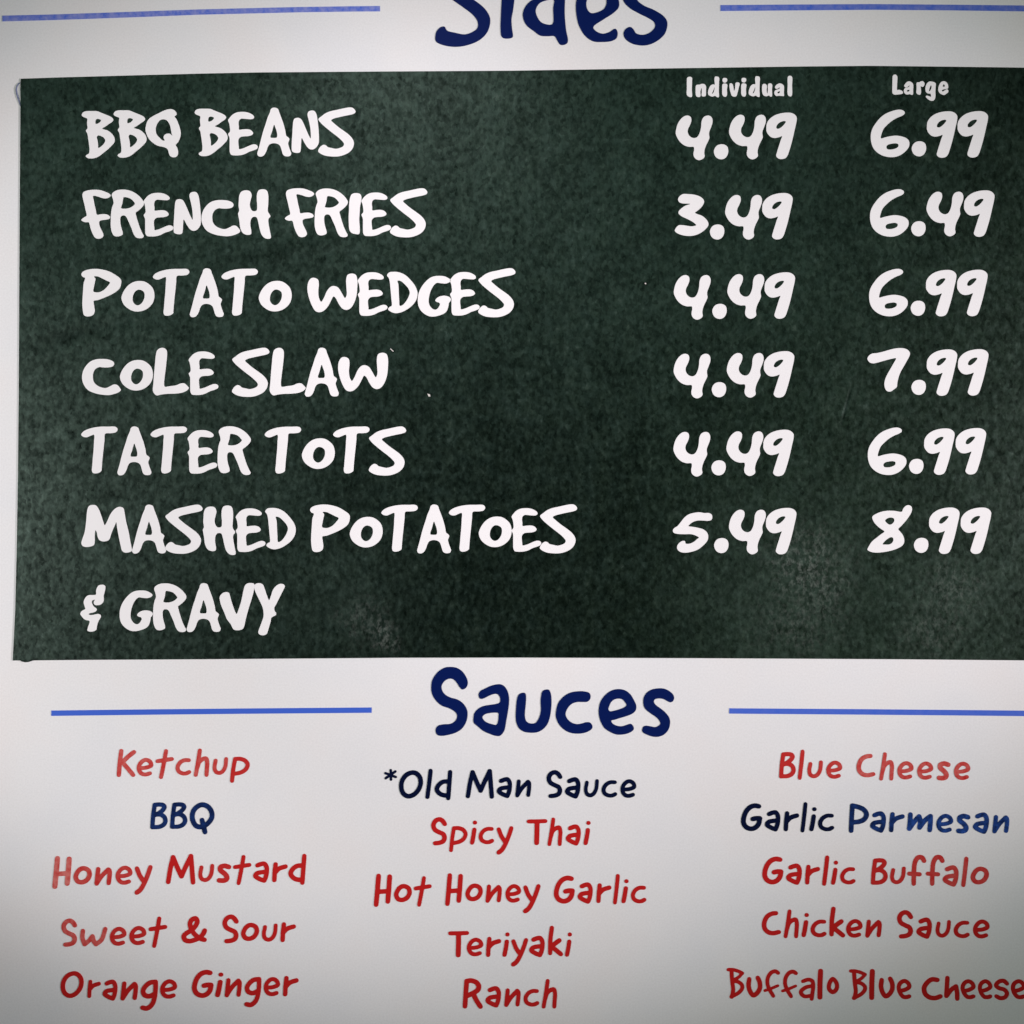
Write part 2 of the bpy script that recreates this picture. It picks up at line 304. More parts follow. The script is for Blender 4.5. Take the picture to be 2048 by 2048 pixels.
'L': ('o', 12.075, '290 380 292 250 297 160 320 125 370 122 405 160 408 260 400 400 405 490 450 485 510 505 545 540 535 575 480 592 400 600 340 602 300 575 288 540'),
'A': ('o', 12.075, '575 390 610 330 660 288 710 285 770 320 795 370 792 470 785 600 760 610 710 592 640 600 590 570 568 510 580 465 610 440 660 428 698 408 704 375 660 415 612 430 590 415 ; 638 515 668 488 706 493 695 520 655 533'),
'r': ('o', 12.075, '870 560 875 450 875 320 895 305 940 305 970 285 1020 280 1060 320 1060 370 1025 415 985 405 970 400 978 480 978 560 960 600 910 600'),
'g': ('o', 12.075, '1090 480 1095 410 1130 330 1180 290 1240 290 1310 310 1338 340 1335 420 1330 540 1330 650 1310 720 1270 752 1210 748 1150 710 1110 670 1100 640 1130 628 1180 645 1225 655 1222 610 1215 585 1150 575 1105 540 ; 1175 520 1190 450 1220 380 1236 392 1226 470 1195 515'),
'e': ('o', 12.075, '1400 470 1420 380 1460 310 1520 280 1580 295 1625 345 1640 420 1630 455 1560 470 1500 488 1488 510 1505 530 1560 497 1610 475 1640 500 1640 540 1590 585 1540 612 1480 595 1420 545 ; 1508 408 1533 350 1562 392 1545 412'),
}, 'HS': {
'S': ('o', 3.864, '78 290 90 240 120 210 150 205 170 235 230 252 310 265 370 245 405 215 405 165 370 115 300 60 215 0 140 -55 80 -118 150 -175 250 -225 400 -260 470 -270 515 -245 510 -200 450 -170 330 -150 235 -115 290 -60 380 0 460 65 500 130 503 180 480 250 420 310 330 348 230 362 130 345 85 320'),
'i': ('o', 3.864, '600 -60 590 30 585 130 583 220 590 280 610 297 665 295 678 285 672 220 668 150 680 80 690 0 695 -60 680 -85 630 -85 ; 605 -165 620 -200 660 -212 700 -195 712 -160 695 -125 655 -115 618 -130'),
'd': ('o', 3.864, '755 120 770 60 820 5 900 -20 960 -25 985 -28 990 -120 1000 -220 1040 -250 1080 -240 1095 -200 1090 -100 1082 0 1080 120 1090 230 1103 325 1080 345 1045 345 1020 310 1000 280 950 280 890 275 840 240 780 190 ; 855 85 880 30 930 5 995 0 990 60 985 185 940 188 890 165'),
'e': ('o', 3.864, '1165 60 1170 0 1200 -60 1270 -100 1350 -110 1430 -90 1480 -40 1500 20 1495 60 1450 105 1380 150 1300 210 1320 240 1370 260 1420 250 1470 222 1488 250 1480 295 1440 318 1370 325 1300 320 1240 280 1190 200 1170 120 ; 1250 60 1252 0 1290 -40 1340 -50 1390 -25 1402 20 1385 65 1340 92 1280 100'),
's': ('o', 3.864, '1532 255 1550 220 1585 205 1610 225 1630 255 1690 265 1740 245 1775 205 1770 170 1730 140 1650 100 1575 55 1532 5 1525 -50 1560 -100 1640 -130 1750 -130 1790 -100 1785 -60 1740 -45 1670 -50 1635 -30 1640 0 1690 40 1770 75 1840 120 1868 160 1870 200 1850 260 1790 315 1720 345 1650 347 1590 330 1545 295'),
}, 'HU': {
'S': ('o', 7.728, '95 420 105 330 150 240 220 165 310 115 400 105 490 120 570 170 630 250 660 330 655 390 620 440 575 455 535 420 490 350 440 300 390 288 330 305 280 350 255 410 270 480 320 540 400 580 490 605 560 645 620 710 655 790 655 880 630 970 570 1060 480 1120 370 1155 250 1172 190 1155 165 1110 170 1050 210 1010 290 992 390 985 450 955 490 900 490 840 450 790 370 745 270 710 190 650 130 570 100 490'),
'a': ('o', 7.728, '745 890 760 820 820 750 900 710 1000 690 1100 675 1150 655 1160 620 1150 565 1115 525 1060 525 990 550 920 585 865 600 835 580 825 530 850 480 920 440 1020 395 1100 375 1160 372 1220 400 1270 470 1295 560 1295 680 1275 820 1250 960 1230 1070 1195 1135 1150 1172 1090 1170 1000 1140 900 1095 820 1030 750 965 ; 885 880 920 840 990 820 1080 812 1130 820 1132 880 1125 950 1100 998 1040 990 960 965 910 930'),
'u': ('o', 7.728, '1405 740 1415 630 1435 550 1470 515 1530 502 1555 520 1562 590 1555 700 1545 800 1545 880 1565 940 1610 972 1700 972 1740 930 1775 850 1790 760 1785 640 1795 540 1815 480 1860 455 1910 455 1940 500 1955 620 1950 740 1930 880 1890 990 1820 1070 1730 1115 1630 1122 1530 1105 1450 1050 1410 960 1400 860'),
'c': ('o', 7.43, '85 470 95 340 130 250 200 170 290 115 400 92 500 92 580 115 602 160 590 215 550 248 490 252 410 252 330 275 270 330 230 420 250 490 310 550 390 578 470 570 540 550 590 555 622 590 628 635 590 675 510 710 400 722 290 705 200 655 130 580'),
'e': ('o', 7.43, '722 380 740 270 790 180 870 105 960 65 1050 60 1130 85 1200 145 1250 230 1280 300 1275 370 1230 420 1140 460 1040 490 960 515 910 530 930 570 990 602 1070 610 1140 590 1200 575 1230 600 1245 650 1220 685 1150 720 1080 735 990 735 900 700 810 640 760 560 730 470 ; 868 360 880 310 910 250 960 212 1020 202 1070 210 1110 250 1135 295 1110 325 1040 355 960 378 890 388'),
's': ('o', 7.43, '1385 260 1395 180 1430 120 1500 70 1590 48 1690 50 1770 85 1830 140 1845 190 1825 240 1785 255 1740 235 1680 205 1600 200 1555 215 1545 250 1575 295 1650 350 1720 410 1775 490 1785 570 1760 660 1700 730 1620 765 1530 765 1440 735 1380 700 1370 665 1385 620 1420 602 1490 610 1560 622 1600 610 1640 572 1620 520 1570 470 1490 415 1410 345'),
}, 'K': {
'K': ('s', 6.44, 26, '147 78 128 230 116 384 ; 308 92 235 150 168 215 ; 165 225 225 295 298 383'),
'e': ('s', 6.44, 25, '395 298 470 290 528 262 515 215 465 190 415 210 375 270 378 330 410 370 460 380 512 365'),
't': ('s', 6.44, 25, '722 78 695 230 658 412 ; 612 208 700 195 798 180'),
'c': ('s', 6.44, 25, '1015 195 960 195 905 225 872 285 885 340 935 368 985 368 1020 350'),
'h': ('s', 6.44, 25, '1158 70 1135 220 1105 385 ; 1125 290 1150 220 1200 180 1240 175 1255 230 1250 310 1245 385'),
'u': ('s', 6.44, 24, '1360 200 1345 290 1360 340 1405 360 1450 340 1485 280 1497 180'),
'p': ('s', 6.44, 25, '1612 180 1590 300 1573 460 ; 1612 178 1680 178 1740 200 1773 250 1750 310 1690 350 1600 370'),
'B': ('s', 9.66, 40, '285 185 255 400 240 620 ; 285 185 370 178 450 190 475 230 440 290 370 345 290 385 ; 300 375 400 375 470 420 495 500 460 570 380 612 240 620'),
'Q': ('s', 9.66, 45, 'o1190 182 1110 215 1030 300 1005 410 1025 510 1080 590 1160 615 1250 590 1330 530 1395 430 1390 320 1330 230 1260 190 ; 1200 480 1230 600 1260 715'),
'O': ('s', 5.855, 26, 'o440 88 370 115 320 180 308 260 330 330 385 365 450 350 510 290 537 210 525 140 485 98'),
'l': ('s', 5.855, 25, '655 70 640 200 617 370'),
'd': ('s', 5.855, 25, '883 82 872 230 860 388 ; 870 190 790 200 735 250 725 290 760 335 820 355 862 350'),
'*': ('s', 5.855, 15, '185 60 188 170 ; 122 95 245 140 ; 240 75 125 155'),
'M': ('s', 5.855, 25, '1088 365 1115 200 1143 85 ; 1143 85 1195 210 1237 300 ; 1237 300 1290 180 1343 72 ; 1343 72 1355 220 1367 370'),
'a': ('s', 5.855, 25, '1475 182 1520 165 1555 163 1580 200 1582 260 1570 320 1552 360 ; 1552 360 1500 340 1450 305 1470 275 1520 262 1575 258'),
'n': ('s', 5.855, 24, '1680 192 1670 280 1662 355 ; 1662 355 1720 270 1795 197 ; 1795 197 1808 215 1808 270 1798 350'),
'S': ('s', 9.2, 38, '370 220 330 160 275 132 205 160 165 235 190 320 270 370 340 405 365 470 340 535 270 565 195 573'),
's': ('s', 5.68, 27, '1395 225 1345 212 1300 230 1300 262 1345 300 1373 340 1365 370 1330 383 1285 380'),
'm': ('s', 5.68, 26, '740 192 735 290 727 358 ; 727 358 790 270 840 215 ; 840 215 855 270 845 345 ; 845 345 910 260 970 212 ; 972 212 970 290 962 375'),
'r': ('s', 5.68, 25, '540 190 530 280 525 370 ; 528 290 580 240 655 215'),
'P': ('s', 5.68, 26, '85 90 75 240 70 375 ; 85 90 150 105 215 135 247 190 220 245 160 272 75 280'),
'G': ('s', 8.78, 40, '470 148 400 135 320 160 250 230 205 340 198 440 240 515 330 550 410 525 465 460 485 365 ; 360 375 420 362 485 362'),
'i': ('s', 8.78, 35, '1420 320 1400 450 1380 550 ; r36 1430 197'),
'H': ('s', 5.52, 26, '93 65 80 220 65 380 ; 218 72 208 220 197 345 ; 80 240 205 232'),
'o': ('s', 5.52, 24, 'o372 178 325 200 290 270 310 318 358 330 410 305 438 250 425 200'),
'y': ('s', 7.728, 34, '1425 320 1470 430 1540 530 ; 1640 300 1590 440 1520 590 1470 660 1420 695'),
'T': ('s', 5.52, 26, 'r22 1148 96 1240 95 1330 92 ; 1240 100 1238 220 1235 335'),
'k': ('s', 7.156, 31, '1122 55 1100 220 1095 420 ; 1238 235 1180 275 1110 330 ; 1110 320 1190 380 1260 435'),
'C': ('s', 7.156, 31, '300 112 240 120 170 165 130 260 140 340 190 390 260 405 340 388'),
'f': ('s', 4.025, 17, '1362 88 1345 62 1315 60 1290 95 1280 170 1278 270 ; 1243 190 1325 195'),
'R': ('s', 8.78, 40, '205 145 190 350 175 595 ; 205 145 280 135 370 165 415 230 400 300 330 350 210 410 ; 325 380 370 480 445 600'),
'&': ('s', 7.43, 33, '445 440 380 420 290 350 240 270 225 190 260 135 310 120 335 160 310 230 240 300 160 350 130 390 150 440 210 460 300 440 380 400 430 340 447 300'),
'g': ('s', 7.43, 33, '1500 250 1420 260 1350 310 1310 380 1330 440 1400 462 1480 430 ; 1500 250 1500 350 1480 500 1440 590 1370 640 1300 630'),
'w': ('s', 7.728, 32, '432 320 425 430 460 530 ; 460 530 530 470 580 405 ; 580 405 600 480 635 530 ; 635 530 720 460 778 290'),
}, 'N': {
'B': ('s', 7.43, 28, '165 120 175 270 190 420 170 515 ; r24 115 105 180 105 260 125 330 158 ; r22 330 158 270 220 190 265 ; r26 190 275 270 290 325 340 325 390 270 455 160 515'),
'u': ('s', 7.43, 33, '430 240 420 340 450 440 495 485 550 450 590 380 590 290 560 220'),
'f': ('s', 7.43, 27, '865 155 820 130 760 150 710 220 700 310 730 400 790 500 ; r20 660 420 740 395 860 345'),
'a': ('s', 7.43, 27, '1235 275 1310 250 1370 270 1385 340 1375 440 1362 540 ; 1370 345 1280 365 1210 420 1210 460 1260 500 1360 490'),
'l': ('s', 7.43, 33, '1493 120 1485 300 1483 520'),
'o': ('s', 7.43, 31, 'o1675 245 1620 320 1620 400 1680 440 1735 390 1735 310'),
'e': ('s', 12.075, 47, '1330 680 1450 650 1550 580 1520 490 1430 440 1330 490 1290 590 1320 720 1400 820 1490 830 1550 810'),
'C': ('s', 8.862, 40, '390 300 300 290 210 350 155 450 180 560 260 620 360 630 445 600'),
'h': ('s', 8.862, 38, '570 270 560 430 550 590 ; 555 590 640 480 725 420 ; 725 420 745 530 748 640'),
's': ('s', 8.862, 36, '1630 370 1570 320 1490 330 1430 400 1480 450 1580 480 1630 550 1590 620 1510 635 1435 600'),
}}
FONTS['K']["'"] = FONTS['K']['*']

SIDES = [('S', 78, -270), ('i', 583, -212), ('d', 755, -250), ('e', 1165, -110), ('s', 1525, -132)]
SAUCES1 = [('S', 95, 105), ('a', 745, 372), ('u', 1400, 453)]
SAUCES2 = [('c', 84, 90), ('e', 722, 59), ('s', 1369, 47)]

F1, F2, F3, F4 = (150, 200, 6.44), (420, 200, 6.44), (150, 360, 4.83), (560, 360, 6.44)
F5, F6, F7, F8 = (150, 520, 4.293), (600, 520, 4.293), (150, 680, 5.52), (450, 680, 5.52)
F9, F10, F13, F11 = (150, 840, 5.52), (500, 840, 5.52), (150, 1000, 4.293), (600, 1000, 6.44)
F12, F15, F16 = (880, 1000, 6.44), (150, 1150, 9.66), (330, 1150, 7.728)
DISHES = [
('BBQ BEANS', [(F1, [('B', 92, 147), ('B', 502, 137), ('Q', 912, 122), ('B', 1545, 117)]),
               (F2, [('E', 236, 157), ('A', 612, 103), ('N', 1054, 140), ('S', 1395, 100)])]),
('FRENCH FRIES', [(F3, [('F', 65, 97), ('R', 348, 95), ('E', 666, 127), ('N', 955, 117), ('C', 1224, 196), ('H', 1578, 92)]),
                  (F4, [('F', 65, 110), ('R', 448, 113), ('I', 886, 172), ('E', 1050, 165), ('S', 1418, 110)])]),
('POTATO WEDGES', [(F5, [('P', 58, 78), ('o', 402, 182), ('T', 672, 77), ('A', 988, 73), ('T', 1260, 76), ('o', 1580, 181)]),
                   (F6, [('W', 65, 118), ('E', 497, 107), ('D', 748, 103), ('G', 1012, 138), ('E', 1288, 105), ('S', 1530, 72)])]),
('COLE SLAW', [(F7, [('C', 82, 210), ('o', 500, 222), ('L', 862, 88), ('E', 1258, 128)]),
               (F8, [('S', 80, 87), ('L', 495, 88), ('A', 883, 87), ('W', 1250, 142)])]),
('TATER TOTS', [(F9, [('T', 73, 72), ('A', 472, 72), ('T', 838, 72), ('E', 1246, 112), ('R', 1577, 70)]),
                (F10, [('T', 165, 73), ('o', 575, 203), ('T', 920, 72), ('S', 1313, 72)])]),
('MASHED POTATOES', [(F13, [('m', 58, 42), ('A', 493, 40), ('S', 777, 40), ('H', 1100, 47), ('E', 1382, 72), ('D', 1635, 68)]),
                     (F11, [('P', 132, 58), ('o', 643, 217), ('T', 1050, 60), ('A', 1510, 58)]),
                     (F12, [('T', 115, 60), ('o', 500, 213), ('E', 922, 105), ('S', 1285, 55)])]),
('& GRAVY', [(F15, [('&', 110, 186), ('G', 868, 297), ('R', 1514, 160)]),
             (F16, [('A', 340, 125), ('V', 848, 122), ('Y', 1382, 125)])]),
]
P3, P5 = (1340, 500, 2.729), (1340, 820, 2.729)
PRICES = [
('4.49', (1340, 210, 6.44), [('4', 72, 140), ('.', 563, 510), ('4', 758, 130), ('9', 1238, 103)]),
('6.99', (1720, 210, 6.44), [('6', 135, 65), ('.', 662, 472), ('9', 857, 86), ('9', 1252, 84)]),
('3.49', (1340, 370, 6.44), [('3', 60, 118), ('.', 512, 512), ('4', 708, 132), ('9', 1185, 107)]),
('6.49', (1720, 370, 6.44), [('6', 125, 58), ('.', 655, 470), ('4', 852, 90), ('9', 1335, 73)]),
('4.49', P3, [('4', 20, 138), ('.', 230, 295), ('4', 312, 133), ('9', 515, 123)]),
('6.99', P3, [('6', 1085, 104), ('.', 1312, 278), ('9', 1395, 110), ('9', 1565, 109)]),
('4.49', P3, [('4', 19, 567), ('.', 227, 722), ('4', 309, 563), ('9', 511, 553)]),
('7.99', (1720, 680, 6.44), [('7', 92, 106), ('.', 658, 515), ('9', 855, 123), ('9', 1257, 120)]),
('4.49', P5, [('4', 18, 120), ('.', 225, 275), ('4', 307, 117), ('9', 508, 108)]),
('6.99', P5, [('6', 1078, 96), ('.', 1303, 267), ('9', 1385, 101), ('9', 1557, 99)]),
('5.49', (1340, 1000, 6.44), [('5', 35, 158), ('.', 566, 490), ('4', 757, 125), ('9', 1233, 102)]),
('8.99', (1720, 1000, 6.44), [('8', 92, 66), ('.', 690, 487), ('9', 885, 97), ('9', 1292, 97)]),
]
INDIVIDUAL = [('I', 104, 115), ('n', 248, 229), ('d', 448, 110), ('i', 675, 134), ('v', 793, 205), ('i', 981, 132),
              ('d', 1102, 106), ('u', 1317, 221), ('a', 1515, 222), ('l', 1726, 99)]
LARGE = [('L', 288, 120), ('A', 568, 283), ('r', 869, 279), ('g', 1088, 286), ('e', 1398, 280)]

def K(frame, text, *boxes):
    return ('K', frame, [(c,) + tuple(b) for c, b in zip(text, boxes)])
def N(frame, text, *boxes):
    return ('N', frame, [(c,) + tuple(b) for c, b in zip(text, boxes)])
SAUCE_NAMES = [
('Ketchup', 'r', [K((220, 1490, 6.44), 'Ketchup', (88, 50, 335, 412, .45), (345, 165, 558, 405, .4), (588, 52, 822, 438, .32),
  (845, 168, 1045, 393, .38), (1080, 45, 1280, 410, .35), (1322, 155, 1520, 385, .3), (1547, 150, 1800, 487, .08))]),
('BBQ', 'n', [K((280, 1590, 9.66), 'BBQ', (198, 140, 535, 662, .25), (580, 138, 915, 655, .2), (962, 138, 1440, 760, .2))]),
('Honey Mustard', 'r', [K((90, 1695, 7.728), 'Honey', (115, 130, 412, 640, .75), (440, 285, 725, 572, .35), (765, 300, 1035, 590, .2),
  (1092, 280, 1352, 575, .2), (1385, 270, 1662, 730, .12)),
  K((320, 1695, 6.232), 'Mustard', (75, 78, 440, 462), (478, 203, 675, 430, .1), (708, 198, 888, 443, .08), (912, 92, 1138, 468),
  (1160, 172, 1360, 440), (1398, 182, 1592, 432), (1600, 78, 1825, 465))]),
('Sweet & Sour', 'r', [K((110, 1820, 7.728), 'Sweet', (100, 130, 342, 568, .5), (390, 260, 810, 562, .5), (848, 258, 1105, 552, .1),
  (1150, 245, 1412, 542, .05), (1448, 100, 1735, 585)),
  K((350, 1820, 7.43), '&Sour', (95, 88, 475, 497), (705, 65, 945, 495), (982, 188, 1250, 460), (1292, 200, 1525, 470), (1567, 180, 1797, 478))]),
('Orange Ginger', 'r', [K((110, 1930, 7.43), 'Orange', (85, 90, 428, 490), (483, 218, 682, 490), (708, 215, 930, 530), (975, 243, 1235, 528),
  (1268, 215, 1532, 680), (1563, 210, 1815, 500)),
  K((370, 1930, 8.05), 'Ginger', (112, 75, 460, 530), (488, 120, 618, 518), (640, 210, 915, 520), (955, 190, 1230, 680), (1268, 192, 1530, 502), (1578, 175, 1830, 505))]),
('*Old Man Sauce', 'n', [K((750, 1530, 5.855), '*OldMan', (108, 45, 258, 185), (280, 60, 563, 393), (590, 43, 675, 398), (697, 57, 905, 413),
  (1063, 45, 1393, 395), (1425, 140, 1605, 388), (1643, 168, 1830, 380)),
  K((1080, 1530, 9.2), 'Sauce', (120, 92, 410, 610), (458, 222, 745, 618), (808, 258, 1082, 595), (1132, 278, 1420, 600), (1480, 260, 1772, 605))]),
('Spicy Thai', 'r', [K((850, 1625, 5.52), 'SpicyThai', (68, 50, 242, 363), (268, 148, 470, 437), (497, 88, 575, 355), (592, 157, 762, 350),
  (790, 150, 975, 465), (1123, 72, 1350, 360), (1353, 55, 1517, 370), (1555, 130, 1720, 365), (1750, 92, 1828, 360))]),
('Hot Honey Garlic', 'r', [K((740, 1740, 5.52), 'HotHoney', (42, 40, 243, 407), (265, 153, 462, 355), (483, 67, 680, 405), (830, 35, 1025, 397),
  (1053, 148, 1245, 345), (1275, 160, 1455, 362), (1495, 155, 1668, 360), (1690, 155, 1882, 478)),
  K((1090, 1740, 8.78), 'Garlic', (155, 97, 522, 590), (572, 215, 838, 592), (902, 232, 1165, 580), (1195, 68, 1312, 605), (1342, 160, 1467, 583), (1508, 273, 1778, 585))]),
('Teriyaki', 'r', [K((880, 1840, 6.9), 'Teriyaki', (113, 150, 400, 515), (370, 243, 597, 500), (635, 230, 843, 510), (862, 170, 960, 508),
  (982, 248, 1215, 642), (1230, 215, 1445, 513), (1490, 78, 1697, 500), (1725, 170, 1820, 506))]),
('Ranch', 'r', [K((910, 1945, 8.78), 'Ranch', (135, 98, 487, 637), (535, 237, 808, 615), (863, 277, 1152, 605), (1203, 287, 1478, 598), (1523, 113, 1793, 632))]),
('Blue Cheese', 'r', [K((1540, 1490, 4.712), 'BlueCheese', (85, 65, 242, 315, .08), (262, 43, 325, 328, .1), (352, 145, 498, 313, .2), (530, 147, 680, 318, .22),
  (815, 83, 992, 305, .5), (1030, 68, 1168, 335, .45), (1200, 152, 1352, 325, .42), (1387, 155, 1537, 327, .42), (1572, 152, 1700, 335, .45), (1733, 157, 1887, 330, .45))]),
('Garlic Parmesan', 'n', [K((1470, 1595, 7.728), 'Garlic', (92, 88, 420, 520), (460, 193, 700, 525), (752, 210, 990, 522), (1013, 70, 1118, 540),
  (1148, 148, 1260, 522), (1283, 247, 1532, 522)),
  K((1690, 1595, 5.68), 'Parmesan', (43, 65, 272, 402, .22), (285, 155, 465, 400, .3), (500, 165, 677, 395, .3), (703, 167, 998, 395, .5), (1037, 185, 1228, 400, .5),
  (1262, 183, 1423, 410, .55), (1453, 168, 1635, 413, .5), (1673, 198, 1865, 408, .5))]),
('Garlic Buffalo', 'r', [K((1510, 1700, 4.025), 'GarlicBuffalo', (58, 52, 228, 277), (250, 108, 377, 280), (403, 118, 523, 278), (540, 43, 597, 288),
  (612, 85, 668, 280), (685, 137, 808, 277), (932, 65, 1068, 280, .05), (1087, 133, 1213, 275, .1), (1225, 38, 1378, 288, .2), (1375, 38, 1525, 288, .22),
  (1510, 122, 1638, 295, .3), (1660, 53, 1717, 298, .25), (1735, 133, 1882, 277, .25))]),
('Chicken Sauce', 'r', [K((1510, 1810, 7.156), 'Chicken', (97, 85, 370, 435), (410, 63, 628, 475), (665, 113, 770, 460), (795, 207, 1022, 462),
  (1063, 22, 1288, 465), (1303, 200, 1538, 467), (1577, 208, 1813, 468)),
  K((1780, 1810, 9.2), 'Sauce', (128, 92, 422, 617), (483, 228, 768, 622), (838, 275, 1117, 600), (1170, 287, 1462, 610), (1525, 265, 1830, 615))]),
('Buffalo Blue Cheese', 'r', [N((1440, 1925, 7.43), 'Buffalo', (97, 78, 360, 538), (390, 195, 628, 520), (645, 100, 890, 523), (907, 105, 1155, 528),
  (1172, 225, 1413, 568), (1445, 92, 1530, 550), (1585, 212, 1768, 470)),
  N((1690, 1925, 12.075), 'Blue', (95, 160, 530, 905), (580, 155, 718, 905), (812, 338, 1198, 868), (1245, 395, 1600, 885)),
  N((1830, 1925, 8.862), 'Cheese', (115, 255, 487, 670), (515, 235, 785, 678), (805, 295, 1070, 650), (1112, 295, 1368, 650), (1397, 285, 1665, 668), (1695, 295, 1965, 650))]),
]
RULES = [
('5 31.5 100 29.3 200 26 300 22.5 400 19 500 16.5 600 14.2 700 12.8 760 12.2 760 22.8 700 23.2 600 24.6 500 27 400 29.4 300 33.4 200 37 100 40.4 5 42.9', .75,
 'pale blue rule slanting up to the left of the heading Sides'),
('1441 10.4 1600 9.2 1745 8.4 1900 9.6 2048 11.2 2140 12.6 2140 24.4 2048 22.8 1900 20.8 1745 19.6 1600 20.8 1441 22.1', .45, 'pale blue rule to the right of the heading Sides'),
('102.8 1421 300 1418.6 480 1416.9 743.3 1414.8 743.3 1425.5 480 1427.6 300 1429.4 102.8 1431.8', 0, 'blue rule to the left of the heading Sauces'),
('1458.5 1416.5 1720 1418.2 1900 1419.8 2048 1421.2 2140 1422.2 2140 1433.2 2048 1432.2 1900 1430.7 1720 1429.2 1458.5 1427.2', .1, 'blue rule to the right of the heading Sauces'),
]
PANEL = '42 158 120 155.4 200 153.2 300 150.4 420 147.4 520 145.4 760 143.6 1024 142 1200 139.2 1400 136.4 1600 133.6 1740 132.3 1900 133.9 2048 135.8 2160 137.4 2160 1321.8 2048 1320.6 1800 1318.4 1400 1316.2 1040 1315 800 1315.3 400 1318.4 180 1319.6 26 1321 28.6 1268 31 1220 34 1100 36.5 950 38 800 39 600 40 420 41 280 41.6 200 41.2 176'
# ------------------------------------------------------------------ curve helpers
def nums(s):
    v = np.array([float(t) for t in s.split()])
    return v.reshape(-1, 2)

def spline(pts, closed, n=6):
    P = np.asarray(pts, float); m = len(P)
    if m < 3: return P
    out = []
    rng = range(m) if closed else range(m - 1)
    for i in rng:
        if closed:
            p0, p1, p2, p3 = P[(i-1) % m], P[i], P[(i+1) % m], P[(i+2) % m]
        else:
            p1, p2 = P[i], P[i+1]
            p0 = P[i-1] if i > 0 else 2*p1 - p2
            p3 = P[i+2] if i + 2 < m else 2*p2 - p1
        d1 = max(np.linalg.norm(p1-p0), 1e-6)**.5; d2 = max(np.linalg.norm(p2-p1), 1e-6)**.5
        d3 = max(np.linalg.norm(p3-p2), 1e-6)**.5
        t1 = p1 + 0*p1
        m1 = ((p1-p0)/d1 - (p2-p0)/(d1+d2) + (p2-p1)/d2) * d2
        m2 = ((p2-p1)/d2 - (p3-p1)/(d2+d3) + (p3-p2)/d3) * d2
        for k in range(n):
            t = k / n
            out.append((2*t**3-3*t**2+1)*p1 + (t**3-2*t**2+t)*m1 + (-2*t**3+3*t**2)*p2 + (t**3-t**2)*m2)
    if not closed: out.append(P[-1])
    return np.array(out)

def sdf_contours(segs, lo, hi, cell):
    """outline of a union of round-capped strokes: sampled distance field, marching squares"""
    nx = int((hi[0]-lo[0])/cell) + 2; ny = int((hi[1]-lo[1])/cell) + 2
    gx = lo[0] + np.arange(nx)*cell; gy = lo[1] + np.arange(ny)*cell
    GX, GY = np.meshgrid(gx, gy)
    D = np.full(GX.shape, 1e9)
    for a, b, ra, rb in segs:
        ax, ay = a; bx, by = b
        dx, dy = bx-ax, by-ay
        L = dx*dx + dy*dy
        t = np.clip(((GX-ax)*dx + (GY-ay)*dy)/L, 0, 1) if L > 1e-9 else np.zeros(GX.shape)
        d = np.hypot(GX-ax-t*dx, GY-ay-t*dy) - (ra + (rb-ra)*t)
        k = cell*1.2                                   # small fillet where strokes meet
        h = np.clip(0.5 + 0.5*(D-d)/k, 0, 1)
        D = np.where(D > 1e8, d, D*(1-h) + d*h - k*h*(1-h))
    V = D
    edges = {}
    def ip(i0, j0, i1, j1):
        a, b = V[j0, i0], V[j1, i1]
        t = a/(a-b)
        return (gx[i0] + (gx[i1]-gx[i0])*t, gy[j0] + (gy[j1]-gy[j0])*t)
    nxt = {}
    pos = {}
    for j in range(ny-1):
        for i in range(nx-1):
            c = ((V[j, i] < 0) << 0) | ((V[j, i+1] < 0) << 1) | ((V[j+1, i+1] < 0) << 2) | ((V[j+1, i] < 0) << 3)
            if c == 0 or c == 15: continue
            e = {0: ('h', i, j), 1: ('v', i+1, j), 2: ('h', i, j+1), 3: ('v', i, j)}
            q = {0: (i, j, i+1, j), 1: (i+1, j, i+1, j+1), 2: (i, j+1, i+1, j+1), 3: (i, j, i, j+1)}
            table = {1: [(3, 0)], 2: [(0, 1)], 3: [(3, 1)], 4: [(1, 2)], 5: [(3, 0), (1, 2)], 6: [(0, 2)], 7: [(3, 2)],
                     8: [(2, 3)], 9: [(2, 0)], 10: [(0, 1), (2, 3)], 11: [(2, 1)], 12: [(1, 3)], 13: [(1, 0)], 14: [(0, 3)]}
            for a, b in table[int(c)]:
                pos[e[a]] = ip(*q[a]); pos[e[b]] = ip(*q[b])
                nxt[e[a]] = e[b]
    loops = []
    left = dict(nxt)
    while left:
        s = next(iter(left)); loop = []; k = s
        while k in left:
            loop.append(pos[k]); k = left.pop(k)
        if len(loop) > 5: loops.append(np.array(loop))
    return loops

def build_outline(src):
    return [spline(nums(c), True, 5) for c in src.split(';')]

def build_strokes(src, r0):
    segs = []; allp = []
    for s in src.split(';'):
        s = s.strip(); r = r0; closed = False
        if s.startswith('r'):
            head, s = s.split(' ', 1); r = float(head[1:])
        if s.startswith('o'):
            closed = True; s = s[1:]
        P = nums(s)
        if len(P) == 1: P = np.vstack([P, P + [0.01, 0]])
        C = spline(P, closed, 6)
        if closed: C = np.vstack([C, C[:1]])
        for a, b in zip(C[:-1], C[1:]): segs.append((a, b, r, r))
        allp += [P.min(0) - r, P.max(0) + r]
    A = np.array(allp)
    lo, hi = A.min(0), A.max(0)
    cell = max(hi - lo)/72.0
    return sdf_contours(segs, lo - 3*cell, hi + 3*cell, cell)

CACHE = {}
def glyph(font, ch):
    key = (font, ch)
    if key not in CACHE:
        d = FONTS[font][ch]
        if d[0] == 'o':
            loops = build_outline(d[2])
        else:
            loops = build_strokes(d[3], d[2])
        A = np.vstack(loops)
        CACHE[key] = (d[1], loops, A.min(0), A.max(0))
    return CACHE[key]

